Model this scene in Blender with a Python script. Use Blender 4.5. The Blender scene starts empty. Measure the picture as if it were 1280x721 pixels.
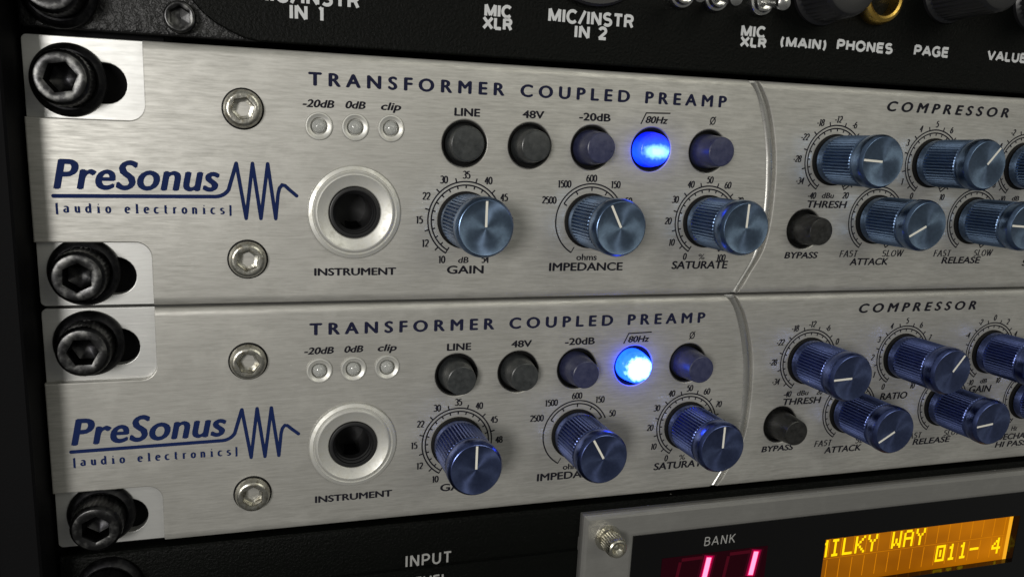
import bpy, bmesh, math, random
from mathutils import Matrix, Vector
from mathutils.geometry import delaunay_2d_cdt

random.seed(7)
S = 0.001                                   # the builders below work in millimetres
PI = math.pi
scene = bpy.context.scene
COL = scene.collection

# ------------------------------------------------------------------ camera
cam = bpy.data.cameras.new("camera")
cam_ob = bpy.data.objects.new("camera", cam)
COL.objects.link(cam_ob)
cam.sensor_width = 36.0
cam.lens = 26.76
cam.shift_x = 0.0502
cam.shift_y = 0.0084
cam.clip_start = 0.005
cam.clip_end = 20.0
# rack axes: x right, y up, z out of the panel  ->  Blender (x, -z, y)
def conv(x, y, z): return Vector((x * S, -z * S, y * S))
def cdir(v): return Vector((v[0], -v[2], v[1]))
R_, U_, B_ = (cdir((0.96382, 0.03419, 0.26436)), cdir((0.01933, 0.98017, -0.19723)), cdir((-0.26586, 0.19520, 0.94404)))
M = Matrix.Identity(4)
for i in range(3):
    M[i][0], M[i][1], M[i][2] = R_[i], U_[i], B_[i]
M.translation = conv(34.205, 29.057, 138.34)
cam_ob.matrix_world = M
scene.camera = cam_ob

# ------------------------------------------------------------------ world and lamps
W = bpy.data.worlds.new("World")
scene.world = W
W.use_nodes = True
wn, wl = W.node_tree.nodes, W.node_tree.links
bg = wn["Background"]
tc = wn.new("ShaderNodeTexCoord")
sep = wn.new("ShaderNodeSeparateXYZ")
wl.new(tc.outputs["Generated"], sep.inputs[0])
rmp = wn.new("ShaderNodeValToRGB")
rmp.color_ramp.elements[0].position = 0.25
rmp.color_ramp.elements[0].color = (0.10, 0.10, 0.095, 1)
rmp.color_ramp.elements[1].position = 0.95
rmp.color_ramp.elements[1].color = (0.30, 0.30, 0.28, 1)
mr = wn.new("ShaderNodeMath"); mr.operation = 'MULTIPLY_ADD'
mr.inputs[1].default_value = 0.5; mr.inputs[2].default_value = 0.5
wl.new(sep.outputs[2], mr.inputs[0])
wl.new(mr.outputs[0], rmp.inputs[0])
wl.new(rmp.outputs[0], bg.inputs[0])
bg.inputs[1].default_value = 0.85

def area_light(name, pos, target, size, power, color):
    l = bpy.data.lights.new(name, 'AREA')
    l.shape = 'DISK'; l.size = size; l.energy = power; l.color = color
    o = bpy.data.objects.new(name, l)
    COL.objects.link(o)
    p, t = conv(*pos), conv(*target)
    o.location = p
    o.rotation_euler = (t - p).to_track_quat('-Z', 'Y').to_euler()
    return o
area_light("room_lamp", (-265, 85, 560), (90, -10, 0), 0.15, 2.15, (1.0, 0.975, 0.93))
area_light("fill_light", (420, 330, 620), (150, 0, 0), 0.40, 0.85, (1.0, 0.98, 0.84))  # added soft fill light, not a known lamp of the room

scene.view_settings.view_transform = 'Standard'
scene.view_settings.look = 'None'
scene.view_settings.exposure = 0.0
scene.view_settings.gamma = 1.0
scene.view_settings.use_curve_mapping = False
try:
    scene.cycles.max_bounces = 6
    scene.cycles.use_denoising = True
    scene.cycles.sample_clamp_indirect = 4.0
except Exception:
    pass

# ------------------------------------------------------------------ materials
def new_mat(name):
    m = bpy.data.materials.new(name)
    m.use_nodes = True
    return m, m.node_tree.nodes, m.node_tree.links, m.node_tree.nodes["Principled BSDF"]

def flat(name, col, rough=0.5, metal=0.0, spec=0.5):
    m, n, l, b = new_mat(name)
    b.inputs["Base Color"].default_value = (*col, 1)
    b.inputs["Roughness"].default_value = rough
    b.inputs["Metallic"].default_value = metal
    b.inputs["Specular IOR Level"].default_value = spec
    return m

def mm_coords(n, l, scale, rnd=True):
    """object coordinates in millimetres, stretched by scale, shifted per object"""
    t = n.new("ShaderNodeTexCoord")
    v = n.new("ShaderNodeVectorMath"); v.operation = 'MULTIPLY'
    v.inputs[1].default_value = [1000 * s for s in scale]
    l.new(t.outputs["Object"], v.inputs[0])
    if not rnd:
        return v.outputs[0]
    oi = n.new("ShaderNodeObjectInfo")
    a = n.new("ShaderNodeVectorMath"); a.operation = 'ADD'
    mlt = n.new("ShaderNodeMath"); mlt.operation = 'MULTIPLY'; mlt.inputs[1].default_value = 60
    l.new(oi.outputs["Random"], mlt.inputs[0])
    l.new(v.outputs[0], a.inputs[0]); l.new(mlt.outputs[0], a.inputs[1])
    return a.outputs[0]

def noise(n, l, vec, scale=1.0, detail=3.0, rough=0.55):
    t = n.new("ShaderNodeTexNoise")
    t.inputs["Scale"].default_value = scale
    t.inputs["Detail"].default_value = detail
    t.inputs["Roughness"].default_value = rough
    l.new(vec, t.inputs["Vector"])
    return t.outputs[0]

def ramp(n, l, fac, stops):
    r = n.new("ShaderNodeValToRGB")
    e = r.color_ramp.elements
    while len(e) < len(stops): e.new(0.5)
    for k, (p, c) in enumerate(stops):
        e[k].position = p
        e[k].color = (c, c, c, 1) if isinstance(c, (int, float)) else (*c, 1)
    l.new(fac, r.inputs[0])
    return r.outputs[0]

def mix(n, l, fac, a, b, mode='MIX'):
    x = n.new("ShaderNodeMix"); x.data_type = 'RGBA'; x.blend_type = mode
    if isinstance(fac, (int, float)): x.inputs[0].default_value = fac
    else: l.new(fac, x.inputs[0])
    for k, v in ((6, a), (7, b)):
        if isinstance(v, tuple): x.inputs[k].default_value = (*v, 1)
        else: l.new(v, x.inputs[k])
    return x.outputs[2]

def bump(n, l, b, h, strength, dist):
    bp = n.new("ShaderNodeBump")
    bp.inputs["Strength"].default_value = strength
    bp.inputs["Distance"].default_value = dist * S
    l.new(h, bp.inputs["Height"])
    l.new(bp.outputs[0], b.inputs["Normal"])

def specks(n, l, cell_mm, size, keep):
    """sparse small dots (dust, nicks): 1 on a dot, 0 elsewhere"""
    v = mm_coords(n, l, (1 / cell_mm,) * 3)
    vo = n.new("ShaderNodeTexVoronoi"); vo.inputs["Scale"].default_value = 1.0
    l.new(v, vo.inputs["Vector"])
    sx = n.new("ShaderNodeSeparateColor"); l.new(vo.outputs["Color"], sx.inputs[0])
    a = n.new("ShaderNodeMath"); a.operation = 'LESS_THAN'; a.inputs[1].default_value = keep
    l.new(sx.outputs[0], a.inputs[0])
    # each kept dot has its own size
    sz = n.new("ShaderNodeMath"); sz.operation = 'MULTIPLY'; sz.inputs[1].default_value = size
    l.new(sx.outputs[1], sz.inputs[0])
    d = n.new("ShaderNodeMath"); d.operation = 'LESS_THAN'
    l.new(vo.outputs["Distance"], d.inputs[0]); l.new(sz.outputs[0], d.inputs[1])
    o = n.new("ShaderNodeMath"); o.operation = 'MULTIPLY'
    l.new(a.outputs[0], o.inputs[0]); l.new(d.outputs[0], o.inputs[1])
    return o.outputs[0]

def brushed(name, base, dark, metal, rough, streak=1.0):
    m, n, l, b = new_mat(name)
    fine = noise(n, l, mm_coords(n, l, (0.33, 3.4, 3.4)), 1.0, 4, 0.65)
    mid = noise(n, l, mm_coords(n, l, (0.15, 1.5, 1.5)), 1.0, 3, 0.6)
    blot = noise(n, l, mm_coords(n, l, (0.035, 0.06, 0.06)), 1.0, 3, 0.55)
    f = mix(n, l, 0.45, fine, mid)
    c = mix(n, l, ramp(n, l, f, ((0.5 - 0.17 / streak, 0.0), (0.5 + 0.17 / streak, 1.0))), dark, base)
    c = mix(n, l, ramp(n, l, blot, ((0.35, 0.0), (0.7, 0.22))), c, tuple(x * 0.72 for x in dark))
    c = mix(n, l, specks(n, l, 3.4, 0.095, 0.42), c, (0.97, 0.96, 0.93))
    c = mix(n, l, specks(n, l, 11.0, 0.026, 0.7), c, (0.05, 0.045, 0.035))
    smudge = noise(n, l, mm_coords(n, l, (0.11, 0.13, 0.13)), 1.0, 5, 0.65)
    c = mix(n, l, ramp(n, l, smudge, ((0.52, 0.0), (0.68, 0.30))), c, tuple(min(1, x * 1.12) for x in base))
    l.new(c, b.inputs["Base Color"])
    b.inputs["Metallic"].default_value = metal
    l.new(ramp(n, l, f, ((0.3, rough + 0.07), (0.7, rough - 0.07))), b.inputs["Roughness"])
    b.inputs["Anisotropic"].default_value = 0.3
    bump(n, l, b, f, 0.35, 0.05)
    return m

ALU = brushed("brushed_aluminium", (0.60, 0.59, 0.555), (0.38, 0.372, 0.345), 0.55, 0.46)
GROOVEMETAL = brushed("grey_groove_metal", (0.58, 0.575, 0.55), (0.46, 0.455, 0.43), 0.85, 0.30)
EAR = brushed("bright_aluminium", (0.70, 0.70, 0.69), (0.60, 0.60, 0.58), 0.65, 0.44, 0.6)
FRAME = brushed("grey_painted_metal", (0.40, 0.395, 0.375), (0.31, 0.305, 0.29), 0.65, 0.38, 0.7)

def textured_black(name, col, rough, scale, dist, dust=0.3, spec=0.5):
    m, n, l, b = new_mat(name)
    h = noise(n, l, mm_coords(n, l, (scale,) * 3), 1.0, 4, 0.6)
    c = mix(n, l, specks(n, l, 3.2, 0.05, dust), col, (0.30, 0.29, 0.27))
    l.new(c, b.inputs["Base Color"])
    b.inputs["Roughness"].default_value = rough
    b.inputs["Specular IOR Level"].default_value = spec
    bump(n, l, b, h, 0.9, dist)
    return m
CAST = textured_black("textured_black_paint", (0.008, 0.008, 0.0085), 0.34, 0.75, 0.55, 0.1, 0.35)
SATIN = textured_black("satin_black_paint", (0.0022, 0.0026, 0.0021), 0.40, 1.9, 0.22, 0.4, 0.10)
RAILBLACK = textured_black("rail_black", (0.004, 0.004, 0.0045), 0.7, 2.0, 0.05, 0.0, 0.08)
CARPET = textured_black("case_covering", (0.035, 0.036, 0.04), 0.9, 1.3, 1.2, 0.0)
VOID = flat("black_plastic_and_gap_shade", (0.004, 0.004, 0.004), 0.6, 0, 0.2)  # plastic parts, and painted shade in the knob and screw gaps
NYLON = flat("black_nylon", (0.012, 0.012, 0.013), 0.4)
INK = flat("navy_print", (0.012, 0.014, 0.040),0.7, 0, 0.12)
LOGOINK = flat("logo_blue_print", (0.007, 0.018, 0.085), 0.7, 0, 0.12)
BLACKINK = flat("black_print", (0.012, 0.012, 0.018),0.7, 0, 0.12)
WHITEINK = flat("white_print", (0.62, 0.63, 0.64), 0.6)
GREYINK = flat("grey_print", (0.33, 0.33, 0.32), 0.6)
POINTER = flat("white_pointer_paint", (0.80, 0.78, 0.70), 0.5)
SCRIPTINK = flat("dim_print", (0.20, 0.20, 0.19), 0.6)

def metal(name, col, rough, wear=None, scale=2.0, bumpd=0.0):
    m, n, l, b = new_mat(name)
    f = noise(n, l, mm_coords(n, l, (scale,) * 3), 1.0, 3, 0.6)
    c = mix(n, l, ramp(n, l, f, ((0.48, 0.0), (0.66, 1.0))), col, wear or tuple(x * 0.75 for x in col))
    l.new(c, b.inputs["Base Color"])
    b.inputs["Metallic"].default_value = 1.0
    l.new(ramp(n, l, f, ((0.3, rough), (0.7, rough + 0.14))), b.inputs["Roughness"])
    if bumpd: bump(n, l, b, f, 0.6, bumpd)
    return m
OXIDE = metal("black_oxide_steel", (0.022, 0.022, 0.024), 0.30, (0.04, 0.04, 0.04), 0.8, 0.04)
OXIDERIM = metal("worn_oxide_rim", (0.045, 0.045, 0.046), 0.27, (0.13, 0.13, 0.127), 0.55, 0.05)
WASHER = metal("black_washer", (0.022, 0.022, 0.024), 0.36, (0.035, 0.035, 0.036), 1.2, 0.03)
STEEL = metal("zinc_steel", (0.50, 0.49, 0.44), 0.24, (0.26, 0.24, 0.19), 1.2, 0.08)
CHROME = metal("polished_chrome", (0.74, 0.74, 0.72), 0.16, None, 1.0)
JACKMETAL = metal("satin_nickel", (0.66, 0.655, 0.62), 0.38, (0.60, 0.59, 0.54), 0.9)
JACKMETAL.node_tree.nodes["Principled BSDF"].inputs["Metallic"].default_value = 0.6
GOLD = metal("gold_plating", (0.80, 0.52, 0.12), 0.22)
BRASSY = metal("aged_nickel", (0.58, 0.56, 0.48), 0.25, (0.32, 0.30, 0.24), 1.6, 0.04)

def anodised(name, col, rough, aniso, radial):
    m, n, l, b = new_mat(name)
    f = noise(n, l, mm_coords(n, l, (1.3,) * 3), 1.0, 4, 0.65)
    c = mix(n, l, ramp(n, l, f, ((0.35, 0.0), (0.75, 1.0))), col, tuple(x * 1.35 for x in col))
    c = mix(n, l, specks(n, l, 1.3, 0.08, 0.12), c, (0.5, 0.52, 0.55))
    l.new(c, b.inputs["Base Color"])
    b.inputs["Metallic"].default_value = 1.0
    b.inputs["Roughness"].default_value = rough
    b.inputs["Anisotropic"].default_value = aniso
    if radial:
        t = n.new("ShaderNodeTangent"); t.direction_type = 'RADIAL'; t.axis = 'Y'
        l.new(t.outputs[0], b.inputs["Tangent"])
        # fine lathe rings
        tcn = n.new("ShaderNodeTexCoord")
        ln = n.new("ShaderNodeVectorMath"); ln.operation = 'LENGTH'
        l.new(tcn.outputs["Object"], ln.inputs[0])
        cmb = n.new("ShaderNodeCombineXYZ"); l.new(ln.outputs["Value"], cmb.inputs[0])
        nz = n.new("ShaderNodeTexNoise"); nz.inputs["Scale"].default_value = 9000.0
        l.new(cmb.outputs[0], nz.inputs["Vector"])
        bump(n, l, b, nz.outputs[0], 0.12, 0.02)
    return m
KNOB_VIOLET_CAST = anodised("blue_anodised_side_violet_cast", (0.088, 0.118, 0.285), 0.28, 0.0, False)  # lower unit's blue knobs; violet light cast put into the base colour
KNOBFACE_VIOLET_CAST = anodised("blue_anodised_face_violet_cast", (0.105, 0.138, 0.285), 0.32, 0.82, True)
KNOB = anodised("blue_anodised_side", (0.125, 0.185, 0.30), 0.31, 0.0, False)
KNOBFACE = anodised("blue_anodised_face", (0.155, 0.22, 0.325), 0.34, 0.82, True)

def rubbery(name, col):
    m, n, l, b = new_mat(name)
    f = noise(n, l, mm_coords(n, l, (0.9,) * 3), 1.0, 4, 0.65)
    c = mix(n, l, ramp(n, l, f, ((0.4, 0.0), (0.8, 1.0))), col, tuple(0.02 + x * 1.25 for x in col))
    c = mix(n, l, specks(n, l, 0.9, 0.09, 0.2), c, (0.16, 0.16, 0.16))
    l.new(c, b.inputs["Base Color"])
    l.new(ramp(n, l, f, ((0.3, 0.26), (0.7, 0.4))), b.inputs["Roughness"])
    b.inputs["Subsurface Weight"].default_value = 0.0
    bump(n, l, b, f, 0.2, 0.06)
    return m
BTN_GREY = rubbery("smoky_cap", (0.030, 0.033, 0.034))
BTN_BLUE_SPILL = rubbery("smoky_cap_blue_spill", (0.030, 0.034, 0.082))  # smoky cap with spill from the lit blue button put into its colour
BTN_DARK = rubbery("dark_cap", (0.012, 0.012, 0.011))

def lamp_cap(name, edge, mid, core, strength, core_strength, cx, cy, spread):
    """translucent cap over a lamp: brightest over the lamp inside it"""
    m, n, l, b = new_mat(name)
    t = n.new("ShaderNodeTexCoord")
    v = n.new("ShaderNodeVectorMath"); v.operation = 'MULTIPLY_ADD'
    v.inputs[1].default_value = (1000 / spread[0], 0, 1000 / spread[1])
    v.inputs[2].default_value = (-cx / spread[0], 0, -cy / spread[1])
    l.new(t.outputs["Object"], v.inputs[0])
    nz = n.new("ShaderNodeTexNoise"); nz.inputs["Scale"].default_value = 1100; nz.inputs["Detail"].default_value = 3
    l.new(t.outputs["Object"], nz.inputs["Vector"])
    ln = n.new("ShaderNodeVectorMath"); ln.operation = 'LENGTH'
    l.new(v.outputs[0], ln.inputs[0])
    ad = n.new("ShaderNodeMath"); ad.operation = 'MULTIPLY_ADD'
    ad.inputs[1].default_value = 0.3; ad.inputs[2].default_value = -0.15
    l.new(nz.outputs[0], ad.inputs[0])
    sm = n.new("ShaderNodeMath"); sm.operation = 'ADD'
    l.new(ln.outputs["Value"], sm.inputs[0]); l.new(ad.outputs[0], sm.inputs[1])
    c = ramp(n, l, sm.outputs[0], ((0.12, core), (0.5, mid), (1.0, edge)))
    st = ramp(n, l, sm.outputs[0], ((0.12, 1.0), (0.55, strength / core_strength), (1.0, 0.5 * strength / core_strength)))
    k = n.new("ShaderNodeMath"); k.operation = 'MULTIPLY'; k.inputs[1].default_value = core_strength
    l.new(st, k.inputs[0])
    b.inputs["Base Color"].default_value = (0.02, 0.03, 0.2, 1)
    b.inputs["Roughness"].default_value = 0.3
    l.new(c, b.inputs["Emission Color"])
    l.new(k.outputs[0], b.inputs["Emission Strength"])
    return m
LIT_A = lamp_cap("lit_blue_cap", (0.0, 0.005, 0.5), (0.003, 0.03, 1.0), (0.16, 0.40, 1.0), 4.5, 4.5, 0.4, -0.4, (7.0, 3.2))
LIT_B = lamp_cap("lit_pale_blue_cap", (0.0, 0.004, 0.85), (0.004, 0.045, 1.0), (0.35, 0.66, 1.0), 8.0, 8.5, 0.2, -0.1, (6.6, 5.6))

def glow(name, col, strength, base=(0.003, 0.002, 0.002)):
    m, n, l, b = new_mat(name)
    b.inputs["Base Color"].default_value = (*base, 1)
    b.inputs["Emission Color"].default_value = (*col, 1)
    b.inputs["Emission Strength"].default_value = strength
    b.inputs["Roughness"].default_value = 0.6
    b.inputs["Specular IOR Level"].default_value = 0.05
    return m
SEG_CORE = glow("lit_segment", (1.0, 0.30, 0.52), 1.6)
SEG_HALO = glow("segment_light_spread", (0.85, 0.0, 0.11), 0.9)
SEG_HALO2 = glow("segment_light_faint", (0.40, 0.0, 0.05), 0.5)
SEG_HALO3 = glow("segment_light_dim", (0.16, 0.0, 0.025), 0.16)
SEG_OFF = glow("unlit_segment", (0.25, 0.004, 0.03), 0.2)
DIGITBACK = glow("red_filter", (0.10, 0.0, 0.015), 0.10, (0.006, 0.001, 0.002))
LCDCHAR = glow("lcd_character_light", (1.0, 0.66, 0.003), 1.25)
LCDGRID = glow("lcd_cell_gap_light", (0.80, 0.26, 0.002), 0.8)
LCDGUIDE = glow("lcd_edge_light", (1.0, 0.45, 0.02), 0.95)
def lcd_mat():
    m, n, l, b = new_mat("amber_backlight")
    f = noise(n, l, mm_coords(n, l, (0.035, 0.09, 0.09)), 1.0, 2, 0.5)
    c = mix(n, l, ramp(n, l, f, ((0.35, 0.0), (0.7, 1.0))), (0.34, 0.098, 0.0), (0.56, 0.175, 0.0015))
    b.inputs["Base Color"].default_value = (0.012, 0.006, 0.002, 1)
    b.inputs["Specular IOR Level"].default_value = 0.1
    l.new(c, b.inputs["Emission Color"])
    # the backlight sits towards the right end of the panel
    t = n.new("ShaderNodeTexCoord"); sx = n.new("ShaderNodeSeparateXYZ")
    l.new(t.outputs["Object"], sx.inputs[0])
    mrg = n.new("ShaderNodeMapRange")
    mrg.inputs[1].default_value = 0.165; mrg.inputs[2].default_value = 0.212
    mrg.inputs[3].default_value = 0.55; mrg.inputs[4].default_value = 0.95
    l.new(sx.outputs[0], mrg.inputs[0])
    l.new(mrg.outputs[0], b.inputs["Emission Strength"])
    return m
LCDBACK = lcd_mat()
GLOSSBLACK = flat("black_window", (0.003, 0.003, 0.0032), 0.16, 0, 0.35)
def clear_lens():
    m, n, l, b = new_mat("clear_lens")
    b.inputs["Base Color"].default_value = (0.60, 0.61, 0.59, 1)
    b.inputs["Roughness"].default_value = 0.08
    b.inputs["Transmission Weight"].default_value = 0.4
    b.inputs["IOR"].default_value = 1.5
    return m
LENS = clear_lens()

# ------------------------------------------------------------------ mesh helpers (mm, rack axes)
class MB:
    def __init__(self):
        self.v, self.f = [], []
        self.k = 0
    def add(self, vs, fs):
        o = len(self.v)
        self.v += vs
        self.f += [tuple(i + o for i in f) for f in fs]
    def box(self, x0, x1, y0, y1, z0, z1):
        vs = [(x, y, z) for z in (z0, z1) for y in (y0, y1) for x in (x0, x1)]
        self.add(vs, [(0, 2, 3, 1), (4, 5, 7, 6), (0, 1, 5, 4), (2, 6, 7, 3), (0, 4, 6, 2), (1, 3, 7, 5)])
    def lathe(self, rings, segs=48, cx=0, cy=0, cap0=False, cap1=True, a0=0.0):
        """rings: (radius or function of the angle, z) going outwards from the panel"""
        o = len(self.v)
        for r, z in rings:
            for i in range(segs):
                a = a0 + 2 * PI * i / segs
                rr = r(a) if callable(r) else r
                self.v.append((cx + rr * math.sin(a), cy + rr * math.cos(a), z))
        for k in range(len(rings) - 1):
            for i in range(segs):
                j = (i + 1) % segs
                self.f.append((o + k * segs + i, o + (k + 1) * segs + i, o + (k + 1) * segs + j, o + k * segs + j))
        if cap0: self.f.append(tuple(o + i for i in range(segs)))
        if cap1:
            b = o + (len(rings) - 1) * segs
            self.f.append(tuple(b + i for i in reversed(range(segs))))
    def strip(self, pts, w, z, closed=False):
        """flat printed line; w is a number or (thick, thin) of a broad pen"""
        self.k += 1
        z = z + 0.0015 * (self.k % 9)
        pts = [p for i, p in enumerate(pts) if i == 0 or math.hypot(p[0] - pts[i - 1][0], p[1] - pts[i - 1][1]) > 1e-4]
        n = len(pts)
        L, Rr = [], []
        for i, (x, y) in enumerate(pts):
            if closed: a, b = pts[i - 1], pts[(i + 1) % n]
            else: a, b = pts[max(i - 1, 0)], pts[min(i + 1, n - 1)]
            tx, ty = b[0] - a[0], b[1] - a[1]
            d = math.hypot(tx, ty) or 1
            nx, ny = -ty / d, tx / d
            if isinstance(w, tuple):
                A, Bq = w[0] / 2, w[1] / 2
                q = math.sqrt((A * nx) ** 2 + (Bq * ny) ** 2) or 1
                ox, oy = A * A * nx / q, Bq * Bq * ny / q
            else:
                k = 1.0
                if 0 < i < n - 1 or closed:
                    p, c, q2 = a, (x, y), b
                    d1 = math.hypot(c[0] - p[0], c[1] - p[1]) or 1
                    d2 = math.hypot(q2[0] - c[0], q2[1] - c[1]) or 1
                    u1 = ((c[0] - p[0]) / d1, (c[1] - p[1]) / d1)
                    u2 = ((q2[0] - c[0]) / d2, (q2[1] - c[1]) / d2)
                    bx, by = u1[0] + u2[0], u1[1] + u2[1]
                    bl = math.hypot(bx, by)
                    if bl > 1e-6:
                        nx, ny = -by / bl, bx / bl
                        cosh = nx * -u1[1] + ny * u1[0]
                        k = 1 / max(cosh, 0.45)
                ox, oy = nx * w / 2 * k, ny * w / 2 * k
            L.append((x + ox, y + oy, z)); Rr.append((x - ox, y - oy, z))
        o = len(self.v)
        self.v += L + Rr
        for i in range(n if closed else n - 1):
            j = (i + 1) % n
            self.f.append((o + i, o + n + i, o + n + j, o + j))
    def disc(self, cx, cy, r, z, segs=16):
        self.k += 1
        z = z + 0.0015 * (self.k % 9)
        o = len(self.v)
        self.v += [(cx + r * math.cos(2 * PI * i / segs), cy + r * math.sin(2 * PI * i / segs), z) for i in range(segs)]
        self.f.append(tuple(o + i for i in range(segs)))

def mesh_of(name, mb, mat, sharp=35):
    me = bpy.data.meshes.new(name)
    me.from_pydata([tuple(conv(*v)) for v in mb.v], [], mb.f)
    bm = bmesh.new(); bm.from_mesh(me)
    bmesh.ops.remove_doubles(bm, verts=bm.verts, dist=1e-6)
    bmesh.ops.recalc_face_normals(bm, faces=bm.faces)
    for f in bm.faces: f.smooth = True
    bm.to_mesh(me); bm.free()
    me.set_sharp_from_angle(angle=math.radians(sharp))
    me.materials.append(mat)
    return me

def link(name, me, parent=None, loc=(0, 0, 0), rot=0.0):
    o = bpy.data.objects.new(name, me)
    COL.objects.link(o)
    o.location = conv(*loc)
    o.rotation_euler = (0, rot, 0)
    if parent is not None: o.parent = parent
    return o

def part(name, mb, mat, parent=None, loc=(0, 0, 0), rot=0.0, sharp=35):
    return link(name, mesh_of(name, mb, mat, sharp), parent, loc, rot)

def printed(name, mb, mat, parent, loc=(0, 0, 0)):
    me = bpy.data.meshes.new(name)
    me.from_pydata([tuple(conv(*v)) for v in mb.v], [], mb.f)
    bm = bmesh.new(); bm.from_mesh(me)
    for f in bm.faces:
        f.normal_update()
        if f.normal.y > 0: f.normal_flip()
    bm.to_mesh(me); bm.free()
    me.materials.append(mat)
    return link(name, me, parent, loc)

def thing(name, label, cat, loc=(0, 0, 0), group=None):
    o = bpy.data.objects.new(name, None)
    o.empty_display_size = 0.01
    COL.objects.link(o)
    o.location = conv(*loc)
    o["label"] = label; o["category"] = cat
    if group: o["group"] = group
    return o

def curve_mesh(cu):
    ob = bpy.data.objects.new("outline", cu)
    COL.objects.link(ob)
    bpy.context.view_layer.update()
    dg = bpy.context.evaluated_depsgraph_get()
    me = bpy.data.meshes.new_from_object(ob.evaluated_get(dg))
    bpy.data.objects.remove(ob)
    vs = [tuple(v.co) for v in me.vertices]
    fs = [tuple(p.vertices) for p in me.polygons]
    bpy.data.meshes.remove(me)
    bpy.data.curves.remove(cu)
    return vs, fs

def plate(outlines, z0, z1, bevel=0.25, res=3, round_y=None):
    """a plate: the first outline is its rim, the others are holes; front edges bevelled.
    round_y=(ylo, yhi, radius, drop) also rounds the two long edges. Returns an MB."""
    levels = []
    if round_y:
        ylo, yhi, rad, drop = round_y
        levels = [ylo + rad * k / 9 for k in range(1, 10)] + [yhi - rad * k / 9 for k in range(1, 10)]
    def area(p): return sum(p[i - 1][0] * p[i][1] - p[i][0] * p[i - 1][1] for i in range(len(p))) / 2
    def clean(p):
        q = [p[0]]
        for v in p[1:]:
            if math.hypot(v[0] - q[-1][0], v[1] - q[-1][1]) > 1e-3: q.append(v)
        if math.hypot(q[0][0] - q[-1][0], q[0][1] - q[-1][1]) < 1e-3: q.pop()
        return q
    loops = []
    for k, p in enumerate(outlines):
        p = clean(list(p))
        if (area(p) > 0) != (k == 0): p = p[::-1]
        loops.append(p)
    def inset(p, d):
        out = []
        n = len(p)
        for i in range(n):
            a, b, c = p[i - 1], p[i], p[(i + 1) % n]
            l1 = math.hypot(b[0] - a[0], b[1] - a[1]); l2 = math.hypot(c[0] - b[0], c[1] - b[1])
            n1 = (-(b[1] - a[1]) / l1, (b[0] - a[0]) / l1); n2 = (-(c[1] - b[1]) / l2, (c[0] - b[0]) / l2)
            k = 1 + n1[0] * n2[0] + n1[1] * n2[1]
            k = max(k, 0.3)
            out.append((b[0] + d * (n1[0] + n2[0]) / k, b[1] + d * (n1[1] + n2[1]) / k))
        return out
    def split(p):
        out = []
        for i in range(len(p)):
            a, b = p[i], p[(i + 1) % len(p)]
            out.append(a)
            ts = sorted((y - a[1]) / (b[1] - a[1]) for y in levels if (a[1] - y) * (b[1] - y) < -1e-9)
            for t in ts:
                if 1e-3 < t < 1 - 1e-3: out.append((a[0] + (b[0] - a[0]) * t, a[1] + (b[1] - a[1]) * t))
        return out
    loops = [split(p) for p in loops]
    steps = [(bevel * (1 - math.cos(t * PI / 2 / res)), z1 - bevel * (1 - math.sin(t * PI / 2 / res))) for t in range(res + 1)]
    mb = MB()
    cap_pts, cap_edges = [], []
    for p in loops:
        n = len(p)
        rings = [[(x, y, z0) for x, y in p]] + [[(x, y, z) for x, y in inset(p, d)] for d, z in steps]
        o = len(mb.v)
        for r in rings: mb.v += r
        for k in range(len(rings) - 1):
            for i in range(n):
                j = (i + 1) % n
                mb.f.append((o + k * n + i, o + k * n + j, o + (k + 1) * n + j, o + (k + 1) * n + i))
        c = len(cap_pts)
        cap_pts += [(v[0], v[1]) for v in rings[-1]]
        cap_edges += [(c + i, c + (i + 1) % n) for i in range(n)]
    if round_y:
        xs = [p[0] for p in cap_pts]
        for y in levels:
            c = len(cap_pts)
            cap_pts += [(min(xs) - 5, y), (max(xs) + 5, y)]
            cap_edges.append((c, c + 1))
    r = delaunay_2d_cdt([Vector(p) for p in cap_pts], cap_edges, [], 0, 1e-5)
    polys = [inset(p, bevel) for p in loops]
    def inside(x, y):
        odd = False
        for p in polys:
            for i in range(len(p)):
                (xa, ya), (xb, yb) = p[i - 1], p[i]
                if (ya > y) != (yb > y) and x < (xb - xa) * (y - ya) / (yb - ya) + xa: odd = not odd
        return odd
    for z, flip in ((z1, False), (z0, True)):
        o = len(mb.v)
        mb.v += [(v[0], v[1], z) for v in r[0]]
        for f in r[2]:
            cx = sum(r[0][i][0] for i in f) / len(f); cy = sum(r[0][i][1] for i in f) / len(f)
            if inside(cx, cy): mb.f.append(tuple(o + i for i in (reversed(f) if flip else f)))
    if round_y:
        for i, (x, y, z) in enumerate(mb.v):
            d = min(y - ylo, yhi - y)
            if z > z1 - bevel - 0.02 and d < rad:
                t = (rad - max(d, 0)) / rad
                mb.v[i] = (x, y, z - drop * (1 - math.sqrt(max(0, 1 - t * t))))
    return mb

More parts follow.
